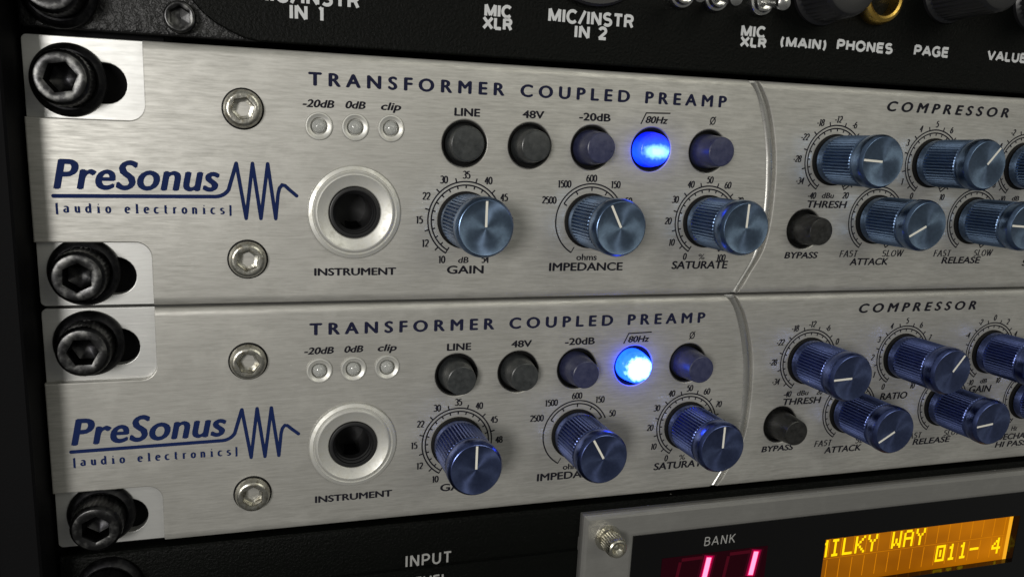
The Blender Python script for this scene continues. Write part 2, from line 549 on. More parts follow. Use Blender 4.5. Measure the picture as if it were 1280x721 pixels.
def circle(cx, cy, r, n=48): return [(cx + r * math.cos(2 * PI * i / n), cy + r * math.sin(2 * PI * i / n)) for i in range(n)]
def arc(cx, cy, rx, ry, a0, a1, n=14):
    """angles in degrees, counter-clockwise from +x"""
    return [(cx + rx * math.cos(math.radians(a0 + (a1 - a0) * i / n)), cy + ry * math.sin(math.radians(a0 + (a1 - a0) * i / n))) for i in range(n + 1)]
def rrect(x0, x1, y0, y1, r, n=6):
    return arc(x1 - r, y0 + r, r, r, -90, 0, n) + arc(x1 - r, y1 - r, r, r, 0, 90, n) + arc(x0 + r, y1 - r, r, r, 90, 180, n) + arc(x0 + r, y0 + r, r, r, 180, 270, n)
def smooth_curve(pts, n=6):
    out = []
    for i in range(len(pts) - 1):
        p0, p1, p2, p3 = pts[max(i - 1, 0)], pts[i], pts[i + 1], pts[min(i + 2, len(pts) - 1)]
        for k in range(n):
            t = k / n
            out.append(tuple(0.5 * (2 * p1[c] + (p2[c] - p0[c]) * t + (2 * p0[c] - 5 * p1[c] + 4 * p2[c] - p3[c]) * t * t + (3 * p1[c] - p0[c] - 3 * p2[c] + p3[c]) * t ** 3) for c in (0, 1)))
    out.append(pts[-1])
    return out

# ------------------------------------------------------------------ lettering
_gl = {}
def sans(mb, s, x0, x1, y0, y1, z=0.03, shear=0.0, spacing=1.0, bold=0.0):
    """humanist sans fitted to the box x0..x1, y0..y1"""
    key = (s, shear, spacing)
    if key not in _gl:
        cu = bpy.data.curves.new("lettering", 'FONT')
        cu.body = s; cu.size = 10; cu.shear = shear; cu.space_character = spacing
        cu.resolution_u = 4
        _gl[key] = curve_mesh(cu)
    vs, fs = _gl[key]
    xs = [v[0] for v in vs]; ys = [v[1] for v in vs]
    a, b, c, d = min(xs), max(xs), min(ys), max(ys)
    hb = bold / 2
    sx = (x1 - x0 - 2 * hb) / (b - a); sy = (y1 - y0 - hb) / (d - c)
    offs = [(0, 0)] if not bold else [(-hb, 0), (hb, 0), (0, hb * 0.5), (0, -hb * 0.5), (-hb * 0.5, 0), (hb * 0.5, 0)]
    for k, (ox, oy) in enumerate(offs):
        mb.add([(x0 + hb + (v[0] - a) * sx + ox, y0 + hb / 2 + (v[1] - c) * sy + oy, z + 0.002 * k) for v in vs], fs)

def A(cx, cy, rx, ry, a0, a1): return arc(cx, cy, rx, ry, a0, a1, 12)
# pen strokes of each letter in a box of height 1: (width, strokes)
GLYPH = {
 '0': (.50, [A(.25, .5, .25, .5, 0, 360)]),
 '1': (.36, [[(.20, 0), (.20, 1)], [(.20, .98), (.05, .84)]]),
 '2': (.50, [A(.25, .73, .22, .27, 165, -30) + [(.02, .04)], [(.0, .05), (.5, .05)]]),
 '3': (.48, [A(.22, .75, .22, .25, 150, -90), A(.22, .26, .25, .26, 90, -150)]),
 '4': (.54, [[(.40, 0), (.40, 1)], [(.40, .98), (.02, .32)], [(0, .30), (.54, .30)]]),
 '5': (.48, [[(.10, .97), (.46, .97)], [(.10, .97), (.06, .56)], A(.22, .32, .25, .32, 128, -140)]),
 '6': (.50, [A(.25, .30, .24, .30, 0, 360), A(.50, .30, .49, .70, 180, 108)]),
 '7': (.48, [[(0, .96), (.48, .96)], [(.46, .96), (.14, 0)]]),
 '8': (.50, [A(.25, .76, .20, .24, 0, 360), A(.25, .27, .25, .27, 0, 360)]),
 '9': (.50, [A(.25, .70, .24, .30, 0, 360), A(.0, .70, .49, .70, 0, -72)]),
 '-': (.30, [[(0, .38), (.30, .38)]]),
 '/': (.40, [[(0, -.04), (.40, 1.04)]]),
 '(': (.24, [A(.34, .45, .30, .68, 128, 232)]),
 ')': (.24, [A(-.10, .45, .30, .68, 52, -52)]),
 '%': (.74, [A(.15, .76, .14, .23, 0, 360), A(.59, .23, .14, .23, 0, 360), [(.60, 1), (.14, 0)]]),
 'A': (.70, [[(.0, 0), (.35, 1)], [(.35, 1), (.70, 0)], [(.12, .32), (.58, .32)]]),
 'B': (.58, [[(.05, 0), (.05, 1)], [(.05, .96), (.30, .96)] + A(.30, .75, .22, .21, 90, -90) + [(.05, .54)], [(.05, .54), (.32, .54)] + A(.32, .29, .25, .25, 90, -90) + [(.05, .04)]]),
 'C': (.66, [A(.36, .5, .34, .48, 42, 318)]),
 'E': (.54, [[(.05, 0), (.05, 1)], [(.05, .95), (.54, .95)], [(.05, .52), (.50, .52)], [(.05, .05), (.54, .05)]]),
 'F': (.52, [[(.05, 0), (.05, 1)], [(.05, .95), (.52, .95)], [(.05, .50), (.46, .50)]]),
 'G': (.70, [A(.36, .5, .34, .48, 42, 320), [(.64, .02), (.64, .46)], [(.40, .46), (.68, .46)]]),
 'H': (.64, [[(.05, 0), (.05, 1)], [(.59, 0), (.59, 1)], [(.05, .52), (.59, .52)]]),
 'I': (.10, [[(.05, 0), (.05, 1)]]),
 'K': (.62, [[(.05, 0), (.05, 1)], [(.58, 1), (.08, .42)], [(.22, .58), (.62, 0)]]),
 'L': (.50, [[(.05, 0), (.05, 1)], [(.05, .05), (.50, .05)]]),
 'M': (.80, [[(.05, 0), (.05, 1)], [(.75, 0), (.75, 1)], [(.06, 1), (.40, .06)], [(.74, 1), (.40, .06)]]),
 'N': (.66, [[(.05, 0), (.05, 1)], [(.61, 0), (.61, 1)], [(.06, 1), (.60, 0)]]),
 'O': (.72, [A(.36, .5, .34, .48, 0, 360)]),
 'P': (.58, [[(.05, 0), (.05, 1)], [(.05, .96), (.30, .96)] + A(.30, .70, .25, .26, 90, -90) + [(.05, .44)]]),
 'R': (.62, [[(.05, 0), (.05, 1)], [(.05, .96), (.32, .96)] + A(.32, .72, .24, .24, 90, -90) + [(.05, .48)], [(.38, .48), (.58, 0)]]),
 'S': (.58, [A(.29, .74, .24, .23, 35, 250) + A(.29, .27, .26, .25, 70, -145)]),
 'T': (.58, [[(.29, 0), (.29, 1)], [(0, .95), (.58, .95)]]),
 'U': (.64, [[(.05, 1), (.05, .34)] + A(.32, .34, .27, .31, 180, 360) + [(.59, 1)]]),
 'V': (.66, [[(0, 1), (.33, 0)], [(.66, 1), (.33, 0)]]),
 'W': (.94, [[(0, 1), (.24, 0)], [(.47, 1), (.24, 0)], [(.47, 1), (.70, 0)], [(.94, 1), (.70, 0)]]),
 'X': (.66, [[(0, 0), (.66, 1)], [(0, 1), (.66, 0)]]),
 'a': (.44, [A(.20, .50, .16, .17, 150, 0) + [(.36, .06), (.44, .02)], A(.18, .20, .18, .19, 80, 380)]),
 'u': (.50, [[(.09, .66), (.09, .22)] + A(.25, .22, .16, .20, 180, 340), [(.41, .66), (.41, 0)], [(0, .64), (.12, .64)], [(.32, .64), (.41, .64)], [(.40, .02), (.52, .02)]]),
 'd': (.50, [A(.22, .33, .20, .32, 0, 360), [(.42, 1), (.42, 0)], [(.30, .98), (.43, .98)], [(.42, .02), (.52, .02)]]),
 'i': (.30, [[(.15, .66), (.15, 0)], [(0, .02), (.30, .02)], [(.02, .64), (.16, .64)], [(.10, .92), (.20, .92)]]),
 'o': (.44, [A(.22, .33, .20, .33, 0, 360)]),
 'e': (.44, [[(.03, .36), (.40, .36)], A(.22, .33, .20, .33, 5, 315)]),
 'l': (.30, [[(.15, 1), (.15, 0)], [(0, .02), (.30, .02)], [(.02, .98), (.16, .98)]]),
 'c': (.42, [A(.23, .33, .21, .33, 50, 315)]),
 't': (.32, [[(.13, .92), (.13, .16)] + A(.24, .16, .11, .15, 180, 300), [(0, .64), (.30, .64)]]),
 'r': (.36, [[(.10, .66), (.10, 0)], [(0, .02), (.22, .02)], [(0, .64), (.12, .64)], A(.26, .46, .16, .19, 170, 60)]),
 'n': (.52, [[(.10, .66), (.10, 0)], [(0, .02), (.2, .02)], [(0, .64), (.12, .64)], A(.26, .44, .16, .22, 175, 0) + [(.42, 0)], [(.32, .02), (.52, .02)]]),
 's': (.36, [A(.18, .50, .14, .15, 30, 250) + A(.18, .17, .16, .16, 70, -150)]),
 '[': (.16, [[(.05, -.2), (.05, 1)], [(.05, .98), (.16, .98)], [(.05, -.18), (.16, -.18)]]),
 ']': (.16, [[(.11, -.2), (.11, 1)], [(.0, .98), (.11, .98)], [(0, -.18), (.11, -.18)]]),
 ' ': (.30, []),
}
SERIF = {'1': [(.20, .02)], '4': [(.40, .02)], 'F': [(.05, .02)], 'L': [(.05, .98)], 'T': [(.29, .02)], 'A': [(.0, .02), (.70, .02)], 'W': [(0, .98), (.47, .98), (.94, .98)], 'I': [(.05, .02), (.05, .98)], '7': []}
def pen(mb, s, x0, x1, y0, h, w, z=0.03, shear=0.0, track=0.16, serif=False, centre=None):
    """letters drawn with a pen of width w (number or (thick, thin)) on the baseline y0, fitted to x0..x1 (or of natural width round centre)"""
    adv = sum(GLYPH[c][0] for c in s) + track * (len(s) - 1)
    if centre is not None:
        k = h * x0                      # x0 = width factor here
        x = centre - adv * k / 2
    else:
        k = (x1 - x0) / adv
        x = x0
    for c in s:
        gw, strokes = GLYPH[c]
        st = [list(q) for q in strokes]
        if serif:
            for sx, sy in SERIF.get(c, []): st.append([(sx - .13, sy), (sx + .13, sy)])
        for q in st:
            mb.strip([(x + px * k + shear * py * h, y0 + py * h) for px, py in q], 0.23 if c == '-' and serif else w, z)
        x += (gw + track) * k

def numeral(mb, s, cx, cy, h=1.34, shear=0.0, narrow=0.88, w=(0.31, 0.17)):
    pen(mb, s, narrow, None, cy - h / 2, h, w, shear=shear, track=0.13, serif=True, centre=cx - shear * h / 2)

# ------------------------------------------------------------------ shared shapes of repeated parts
def hexr(r, rot=0.0):
    """radius function of a hexagon with corner radius r"""
    def f(a):
        t = (a + rot) % (PI / 3) - PI / 6
        return r * math.cos(PI / 6) / math.cos(t)
    return f

def knob_meshes(side, top):
    N = 46
    def kn(depth):
        def f(a):
            t = (a * N / (2 * PI)) % 1.0
            return 5.12 - depth * (1 - min(1.0, 2.4 * (0.5 - abs(t - 0.5))))
        return f
    b = MB()
    segs = N * 6
    b.lathe([(3.2, 0.75), (4.85, 0.75), (5.0, 0.95), (5.0, 2.3), (4.9, 2.45), (kn(0.12), 2.6), (kn(0.5), 2.9), (kn(0.5), 9.7), (kn(0.12), 10.0),
             (4.95, 10.1), (4.86, 10.25), (4.86, 10.7), (5.0, 10.85), (5.25, 11.0), (5.3, 11.15), (5.3, 12.6), (5.22, 12.85), (4.85, 13.4), (4.75, 13.45)], segs, cap1=False)
    body = mesh_of("control_knob", b, side, 24)
    f = MB()
    f.lathe([(4.75, 13.45), (4.72, 13.44), (3.0, 13.44), (1.5, 13.44), (0.12, 13.44)], 72)
    face = mesh_of("knob_face", f, top)
    p = MB()
    p.box(-0.21, 0.21, 0.15, 4.62, 13.40, 13.475)
    ptr = mesh_of("pointer_line", p, POINTER)
    w = MB()  # black disc stands in for the shadow gap under the knob
    w.lathe([(5.42, 0.02), (5.42, 0.35), (5.1, 0.5), (3.0, 0.5), (3.0, 0.9)], 48)
    return body, face, ptr, mesh_of("gap_shadow_disc", w, VOID)
KNS = (knob_meshes(KNOB, KNOBFACE), knob_meshes(KNOB_VIOLET_CAST, KNOBFACE_VIOLET_CAST))
def add_knob(unit, x, y, deg, KN):
    k = link("control_knob", KN[0], unit, (x, y, 0), math.radians(deg))
    link("knob_face", KN[1], k); link("pointer_line", KN[2], k); link("gap_shadow_disc", KN[3], k)

def collar_mesh():
    b = MB()
    b.lathe([(4.22, -0.25), (3.95, -0.3), (3.9, -1.36), (0.2, -1.36)], 48)
    return mesh_of("button_collar", b, VOID)
COLLAR = collar_mesh()
def add_button(unit, x, y, h, mat, label=None):
    b = MB()
    r0, r1 = 3.40, 2.85
    if h < 2.6: r0, r1 = 3.45, 3.15
    b.lathe([(r0, -1.3), (r0, -0.2), (r1 + 0.02, h - 0.22), (r1 - 0.05, h - 0.08), (r1 - 0.2, h), (2.0, h + 0.05), (0.9, h + 0.08), (0.2, h + 0.08)], 56)
    o = part("push_button", b, mat, unit, (x, y, 0), sharp=22)
    if label: o["label"] = label
    link("button_collar", COLLAR, o)

def led_meshes():
    b = MB()
    b.lathe([(2.42, 0.02), (2.42, 0.2), (2.3, 0.34), (2.12, 0.36), (1.95, 0.28), (1.62, 0.12), (1.5, 0.1), (1.46, -0.6), (0.1, -0.6)], 48)
    l = MB()
    l.lathe([(1.24, -0.6), (1.24, -0.05)] + [(1.24 * math.cos(t * PI / 16), -0.05 + 0.95 * math.sin(t * PI / 16)) for t in range(1, 8)], 32)
    return mesh_of("indicator_light", b, JACKMETAL, 25), mesh_of("lens", l, LENS)
LED = led_meshes()

def small_screw():
    b = MB()
    b.lathe([(3.22, 0.0), (3.22, 0.5), (3.14, 0.9), (2.85, 1.55), (2.6, 1.72), (2.35, 1.76), (hexr(2.02), 1.7), (hexr(1.9), 1.55), (hexr(1.85), 0.1), (0.7, -0.1), (0.1, -0.2)], 48)
    g = MB(); g.lathe([(3.5, 0.01), (3.45, 0.03), (3.0, 0.03)], 48, cap1=False)  # black ring stands in for the shadow gap round the screw head
    return mesh_of("socket_screw", b, STEEL, 28), mesh_of("countersink_shadow", g, VOID)
SMALL_SCREW = small_screw()

def jack_mesh():
    b = MB()
    b.lathe([(8.38, 0.02), (8.42, 0.3), (8.25, 0.52), (7.62, 0.70), (7.50, 0.60), (7.36, 0.60), (7.28, 0.70), (6.95, 0.92), (6.75, 0.94), (6.6, 0.86), (4.85, 0.50), (4.72, 0.40), (4.66, 0.2), (4.60, -1.3)], 128, cap1=False)
    n = MB()
    n.lathe([(4.6, -1.2), (4.58, 0.45), (4.5, 0.62), (4.3, 0.68), (3.98, 0.66), (3.88, 0.55), (3.84, 0.1), (3.55, -0.2), (3.5, -0.6), (3.3, -0.8), (3.25, -9.0), (0.1, -9.0)], 96)
    c = MB()
    for k in range(7):
        a0 = math.radians(-28 + 8 * k); a1 = a0 + math.radians(8)
        p = [(3.15 * math.sin(a), -3.15 * math.cos(a)) for a in (a0, a1)]; q = [(x * 0.72, y * 0.72) for x, y in p]
        c.add([(*p[0], -2.2), (*p[1], -2.2), (*q[1], -5.5), (*q[0], -5.5)], [(0, 1, 2, 3)])
    return mesh_of("instrument_jack", b, JACKMETAL, 18), mesh_of("socket_sleeve", n, NYLON, 22), mesh_of("contact_spring", c, OXIDE)

JACK = jack_mesh()

# ------------------------------------------------------------------ the rack itself
rail = thing("rack_rail", "black vertical rack rail along the left ends of the four units", "rail", (0, -130, -60))
m = MB()
prof = [(-7.35, -60), (-7.35, 7.6), (-7.0, 8.0), (-0.9, 8.0), (-0.55, 7.6), (-0.55, -3.4), (21, -3.4), (21, -5.4), (-0.55, -5.4), (-0.55, -60)]
n_ = len(prof)
m.v = [(x, y, z) for y in (0, 260) for x, z in prof]
m.v = [(x, y, z + 60) for x, y, z in m.v]
m.f = [tuple(range(n_)), tuple(range(2 * n_ - 1, n_ - 1, -1))] + [(i, n_ + i, n_ + (i + 1) % n_, (i + 1) % n_) for i in range(n_)]
part("rail_flange", m, RAILBLACK, rail)

case = thing("rack_case", "dark carpet covered side wall of the case left of the rail", "case", (-20, -130, -60))
m = MB(); m.box(-120, 12.5, 0, 260, -160, 69.5)
part("side_wall", m, CARPET, case)
m = MB(); m.box(12.5, 520, 0, 260, -170, -160)
part("rear_wall", m, VOID, case)

# ------------------------------------------------------------------ the two silver preamps
SEPL = [(133.1, 0), (135.35, 3.8), (137.4, 7.6), (138.5, 11.2), (139.05, 16), (139.0, 21), (138.55, 26), (138.0, 30), (136.6, 35.5), (134.5, 40.9), (132.2, 44)]
SEPR = [(134.9, 0), (137.2, 4.4), (139.3, 8.0), (140.4, 11.2), (141.0, 16), (141.05, 22), (140.6, 28), (139.4, 33.7), (137.4, 39.4), (134.5, 44)]
BUTTONS = [(72.9, 29.35), (85.75, 29.4), (98.5, 29.45), (111.3, 29.5), (124.2, 29.55)]
BYPASS = (149.6, 13.9)
JACKC = (52.65, 16.5)
LEDS = [(46.3, 31.5), (52.65, 31.55), (59.05, 31.6)]
KNOBS = {'gain': (73.5, 15.25), 'imp': (99.15, 15.3), 'sat': (125.35, 15.4), 'thr': (154.9, 28.7), 'ratio': (181.15, 28.75), 'cgain': (207.4, 28.75),
         'att': (168.1, 16.1), 'rel': (195.4, 16.05), 'hip': (221.8, 16.1)}

def panel_plates():
    left = [(0, 11.0)] + arc(15.4, 8.4, 2.6, 2.6, 90, 0, 8) + [(18.0, 0)]
    left += smooth_curve(SEPL)
    left += [(18.0, 44)] + arc(15.4, 33.8, 2.6, 2.6, 0, -90, 8) + [(0, 31.2)]
    holes = [circle(x, y, 4.32) for x, y in BUTTONS] + [circle(*JACKC, 7.2, 64)] + [circle(x, y, 1.9, 32) for x, y in LEDS]
    E_ = 482.6
    right = list(reversed(smooth_curve(SEPR)))
    right += [(E_ - 18.0, 0)] + arc(E_ - 15.4, 8.4, 2.6, 2.6, 180, 90, 8) + [(E_, 11.0), (E_, 31.2)] + arc(E_ - 15.4, 33.8, 2.6, 2.6, 270, 180, 8) + [(E_ - 18.0, 44)]
    mb = plate([left] + holes, -1.38, 0, 0.22, 2, (0, 44, 1.55, 0.75))
    mb2 = plate([right, circle(*BYPASS, 4.32)], -1.38, 0, 0.22, 2, (0, 44, 1.55, 0.75))
    mb.add(mb2.v, mb2.f)
    return mesh_of("front_panel", mb, ALU, 9)
PANEL = panel_plates()

def slot(cx, cy, w, h): # rounded slot
    return arc(cx + w / 2 - h / 2, cy, h / 2, h / 2, -90, 90, 12) + arc(cx - w / 2 + h / 2, cy, h / 2, h / 2, 90, 270, 12)
def ear_plate():
    E_ = 482.6
    holes = [slot(x, y, 12.6, 6.5) for x in (9.0, E_ - 9.0) for y in (37.0, 5.1)] + [circle(*JACKC, 4.5)]
    return mesh_of("ear_plate", plate([rrect(0.0, E_, 0.0, 44.0, 0.9)] + holes, -3.2, -1.4, 0.12), EAR, 9)
EARPLATE = ear_plate()

def groove_floor():
    def at(curve, y):
        for (xa, ya), (xb, yb) in zip(curve[:-1], curve[1:]):
            if ya <= y <= yb: return xa + (xb - xa) * (y - ya) / max(yb - ya, 1e-6)
    cl, cr = smooth_curve(SEPL), smooth_curve(SEPR)
    ys = [0.5 + 43.0 * i / 40 for i in range(41)]
    mb = MB(); n = len(ys)
    prof_ = [(-0.3, -1.05), (0.04, -0.75), (0.2, -0.42), (0.4, -0.24), (0.6, -0.24), (0.8, -0.42), (0.96, -0.75), (1.3, -1.05)]
    for t, z in prof_:
        mb.v += [(at(cl, y) + (at(cr, y) - at(cl, y)) * t, y, z) for y in ys]
    for k in range(len(prof_) - 1):
        mb.f += [(k * n + i, (k + 1) * n + i, (k + 1) * n + i + 1, k * n + i + 1) for i in range(n - 1)]
    return mesh_of("divider_bead", mb, GROOVEMETAL)
GROOVE = groove_floor()

def polar(cx, cy, r, deg): return (cx + r * math.sin(math.radians(deg)), cy + r * math.cos(math.radians(deg)))
def dial(unit, c, labels, outer=True, inner=range(-150, 151, 15), shear=0.0, name="dial_scale", extra=None):
    cx, cy = c
    mb = MB()
    ro, ri = 7.2, 6.55
    mb.strip([polar(cx, cy, ro, a) for a in range(-150, 151, 5)], 0.28, 0.03)
    mb.strip([polar(cx, cy, ri, a) for a in range(-150, 151, 5)], 0.28, 0.03)
    for a in (-150, 150): mb.strip([polar(cx, cy, ri - 0.1, a), polar(cx, cy, ro + 0.1, a)], 0.22, 0.03)
    for a in inner: mb.strip([polar(cx, cy, ri, a), polar(cx, cy, 5.95, a)], 0.27, 0.03)
    if outer:
        for a in range(-135, 136, 30): mb.strip([polar(cx, cy, ro, a), polar(cx, cy, 8.05, a)], 0.27, 0.03)
    for a, s in labels.items():
        r = 8.45 + (0.35 * abs(math.sin(math.radians(a))) * (len(s) - 1))
        x, y = polar(cx, cy, r, a)
        numeral(mb, s, x, y, shear=shear)
    if extra: extra(mb)
    printed(name, mb, BLACKINK, unit)

def impedance_dial(unit, c):
    cx, cy = c
    mb = MB()
    ro, ri = 7.25, 6.6
    mb.strip([polar(cx, cy, ro, a) for a in range(-150, 66, 5)], 0.28, 0.03)
    mb.strip([polar(cx, cy, ri, a) for a in range(-60, 61, 5)], 0.28, 0.03)
    for a in (-60, -30, 0, 30, 60): mb.strip([polar(cx, cy, ri, a), polar(cx, cy, 5.85, a)], 0.27, 0.03)
    mb.strip([polar(cx, cy, ro + .1, -150), polar(cx, cy, 6.0, -150)], 0.2, 0.03)
    for s, x, y in (('600', 98.95, 23.6), ('1500', 93.3, 22.4), ('150', 104.2, 22.5), ('2500', 90.3, 19.25), ('50', 107.3, 19.3)):
        numeral(mb, s, x + cx - 99.15, y)
    printed("dial_scale", mb, BLACKINK, unit)

def legend(unit, s, x0, x1, y0, y1, shear=0.0, bold=0.2, spacing=1.0, mat=None):
    mb = MB()
    sans(mb, s, x0, x1, y0, y1, shear=shear, bold=bold, spacing=spacing)
    printed("printed_legend", mb, mat or BLACKINK, unit)

def preamp(name, label, y, spec):
    u = thing(name, label, "preamp", (0, y, 0), "silver rack preamps stacked one above the other")
    link("front_panel", PANEL, u)
    link("ear_plate", EARPLATE, u)
    link("divider_bead", GROOVE, u)
    m = MB(); m.box(22, 460, 0.6, 43.4, -150, -11)
    part("chassis", m, RAILBLACK, u)
    # print: panel titles
    mb = MB(); sans(mb, "TRANSFORMER COUPLED PREAMP", 44.5, 127.4, 38.25, 40.6, spacing=1.62, bold=0.32)
    t = printed("panel_title", mb, INK, u)
    mb = MB(); sans(mb, "COMPRESSOR", 166.9, 200.8, 39.35, 41.55, spacing=1.62, shear=0.2, bold=0.34)
    printed("panel_title", mb, BLACKINK, u)
    # maker's logo: name, underline running into a wave, small line below
    mb = MB()
    sans(mb, "PreSonus", 3.5, 29.5, 19.75, 24.75, shear=0.22, bold=0.44, spacing=1.04)
    mb.strip([(3.42, 18.68), (28.6, 18.95)] + arc(28.6, 21.3, 2.6, 2.35, -80, -28, 5) + [(32.25, 24.7)], 0.66, 0.03)
    zig = [(32.25, 24.7), (33.72, 15.25), (34.95, 24.75), (36.22, 15.25), (37.5, 24.75), (38.75, 15.25), (39.2, 19.6)]
    for p, q in zip(zig[:-1], zig[1:]): mb.strip([p, q], 0.62, 0.03)
    for p in zig: mb.disc(*p, 0.31, 0.03)
    mb.strip([(39.2, 19.6), (39.45, 20.6), (39.9, 21.15), (40.4, 21.05), (41.1, 20.4), (42.4, 19.3)], 0.62, 0.03)
    mb.disc(42.4, 19.3, 0.31, 0.03); mb.disc(3.45, 18.68, 0.33, 0.03)
    pen(mb, "[audio electronics]", 3.75, 31.2, 16.0, 1.5, (0.36, 0.2), track=0.62)
    printed("maker_logo", mb, LOGOINK, u)
    # print: LED and button legends
    for s, a, b, c, d in (("-20dB", 43.5, 49.0, 34.62, 36.0), ("0dB", 50.9, 54.5, 34.7, 36.05), ("clip", 57.2, 60.9, 34.3, 36.1)):
        legend(u, s, a, b, c, d, 0.22, 0.18)
    legend(u, "LINE", 70.75, 75.7, 34.3, 35.75)
    legend(u, "48V", 83.95, 88.35, 34.45, 35.9)
    legend(u, "-20dB", 95.45, 102.1, 34.48, 36.0)
    mb = MB(); sans(mb, "80Hz", 109.6, 114.55, 34.55, 35.95, shear=0.22, bold=0.18)
    mb.strip([(108.65, 34.35), (109.65, 36.5), (114.95, 36.65)], 0.26, 0.03)
    printed("printed_legend", mb, BLACKINK, u)
    mb = MB(); mb.strip(arc(124.65, 35.6, 0.52, 0.68, 0, 360, 24)[:-1], 0.24, 0.03, closed=True)
    mb.strip([(124.0, 34.75), (125.3, 36.45)], 0.2, 0.03)
    printed("printed_legend", mb, BLACKINK, u)
    legend(u, "INSTRUMENT", 45.4, 60.5, 4.92, 6.35, 0, 0.2)
    legend(u, "GAIN", 70.25, 77.6, 4.98, 6.6, 0, 0.2)
    legend(u, "dB", 72.4, 74.5, 7.08, 8.25, 0.12, 0.12)
    legend(u, "IMPEDANCE", 91.05, 107.1, 5.3, 7.0, 0, 0.2)
    legend(u, "ohms", 96.75, 101.2, 7.42, 8.72, 0, 0.12)
    legend(u, "SATURATE", 118.2, 131.6, 5.45, 7.15, 0.1, 0.2)
    legend(u, "%", 124.3, 125.8, 7.4, 8.6, 0, 0.05)
    legend(u, "THRESH", 149.55, 159.9, 18.45, 20.05, 0.15, 0.2)
    legend(u, "dBu", 153.05, 156.2, 20.55, 21.75, 0.15, 0.12)
    legend(u, "BYPASS", 145.35, 153.95, 7.5, 8.95, 0.15, 0.2)
    legend(u, "ATTACK", 162.6, 173.1, 5.88, 7.5, 0.15, 0.2)
    legend(u, "RELEASE", 188.2, 199.75, 6.05, 7.65, 0.15, 0.2)
    legend(u, "RATIO", 176.4, 184.4, 18.15, 19.9, 0.15, 0.2)
    legend(u, "GAIN", 203.0, 209.95, 18.42, 20.25, 0.15, 0.2)
    legend(u, "dB", 206.0, 208.2, 20.75, 21.9, 0.15, 0.14)
    legend(u, "SIDECHAIN", 212.6, 226.8, 5.3, 6.9, 0.15, 0.2)
    legend(u, "HI PASS", 214.5, 225.0, 3.35, 4.9, 0.15, 0.2)
    legend(u, "Hz", 218.9, 220.9, 7.6, 8.8, 0.15, 0.12)
    for x0, x1, s in ((159.7, 164.45, "FAST"), (171.1, 176.9, "SLOW"), (185.7, 190.6, "FAST"), (197.35, 202.85, "SLOW")):
        mb = MB(); pen(mb, s, x0, x1 - 0.25, 7.82, 1.42, (0.31, 0.17), shear=0.2, track=0.22, serif=True)
        printed("printed_legend", mb, BLACKINK, u)
    # print: dial scales
    dial(u, KNOBS['gain'], {-150: '10', -120: '12', -90: '15', -60: '22', -30: '30', 0: '35', 30: '40', 60: '45', 90: '48', 120: '51', 150: '54'})
    impedance_dial(u, KNOBS['imp'])
    dial(u, KNOBS['sat'], {-150: '0', -120: '10', -90: '20', -60: '30', -30: '40', 0: '50', 30: '60', 60: '70', 90: '80', 120: '90', 150: '100'}, shear=0.12)
    dial(u, KNOBS['thr'], {-150: '-40', -120: '-34', -90: '-28', -60: '-22', -30: '-18', 0: '-12', 30: '-6', 60: '0', 90: '6', 120: '12', 150: '20'}, shear=0.18)
    dial(u, KNOBS['ratio'], {-150: '0', -120: '1', -90: '2', -60: '3', -30: '4', 0: '5', 30: '6', 60: '7', 90: '8', 120: '9', 150: '10'}, shear=0.18)
    dial(u, KNOBS['cgain'], {-150: '-10', -120: '-8', -90: '-6', -60: '-4', -30: '-2', 0: '0', 30: '2', 60: '4', 90: '6', 120: '8', 150: '10'}, shear=0.18)
    for k in ('att', 'rel', 'hip'): dial(u, KNOBS[k], {}, outer=False)
    # hardware
    for x, y in ((33.55, 33.85), (33.85, 8.05)):
        o = link("socket_screw", SMALL_SCREW[0], u, (x, y, 0), random.uniform(0, 1)); link("countersink_shadow", SMALL_SCREW[1], o)
    for x, y in LEDS:
        o = link("indicator_light", LED[0], u, (x, y, 0)); link("lens", LED[1], o)
    o = link("instrument_jack", JACK[0], u, (*JACKC, 0)); link("socket_sleeve", JACK[1], o); link("contact_spring", JACK[2], o)
    for (x, y), (h, mat, lab) in zip(BUTTONS + [BYPASS], spec['buttons']): add_button(u, x, y, h, mat, lab)
    for k, deg in spec['knobs'].items(): add_knob(u, *KNOBS[k], deg, KNS[spec['knob_tone']])
    return u

LITLAB = "round push button glowing bright blue"
preamp("rack_preamp", "silver rack preamp directly under the black unit with the white lettering, steel blue knobs", 0.0, {
    'buttons': [(2.3, BTN_GREY, None), (3.5, BTN_GREY, None), (4.4, BTN_BLUE_SPILL, None), (1.9, LIT_A, LITLAB), (4.8, BTN_BLUE_SPILL, None), (5.2, BTN_DARK, None)],
    'knobs': {'gain': 0, 'imp': -28, 'sat': 1, 'thr': -87, 'ratio': 40, 'cgain': -10, 'att': -118, 'rel': -87, 'hip': -120}, 'knob_tone': 0})
preamp("rack_preamp", "silver rack preamp directly above the black unit with the amber display, blue knobs with a violet light cast in their colour", -44.45, {
    'buttons': [(4.0, BTN_GREY, None), (3.9, BTN_GREY, None), (4.5, BTN_BLUE_SPILL, None), (2.2, LIT_B, "round push button glowing pale blue to white"), (5.3, BTN_BLUE_SPILL, None), (5.5, BTN_DARK, None)],
    'knobs': {'gain': 0, 'imp': -31, 'sat': 0, 'thr': -93, 'ratio': 37, 'cgain': 10, 'att': -120, 'rel': -97, 'hip': -40}, 'knob_tone': 1})

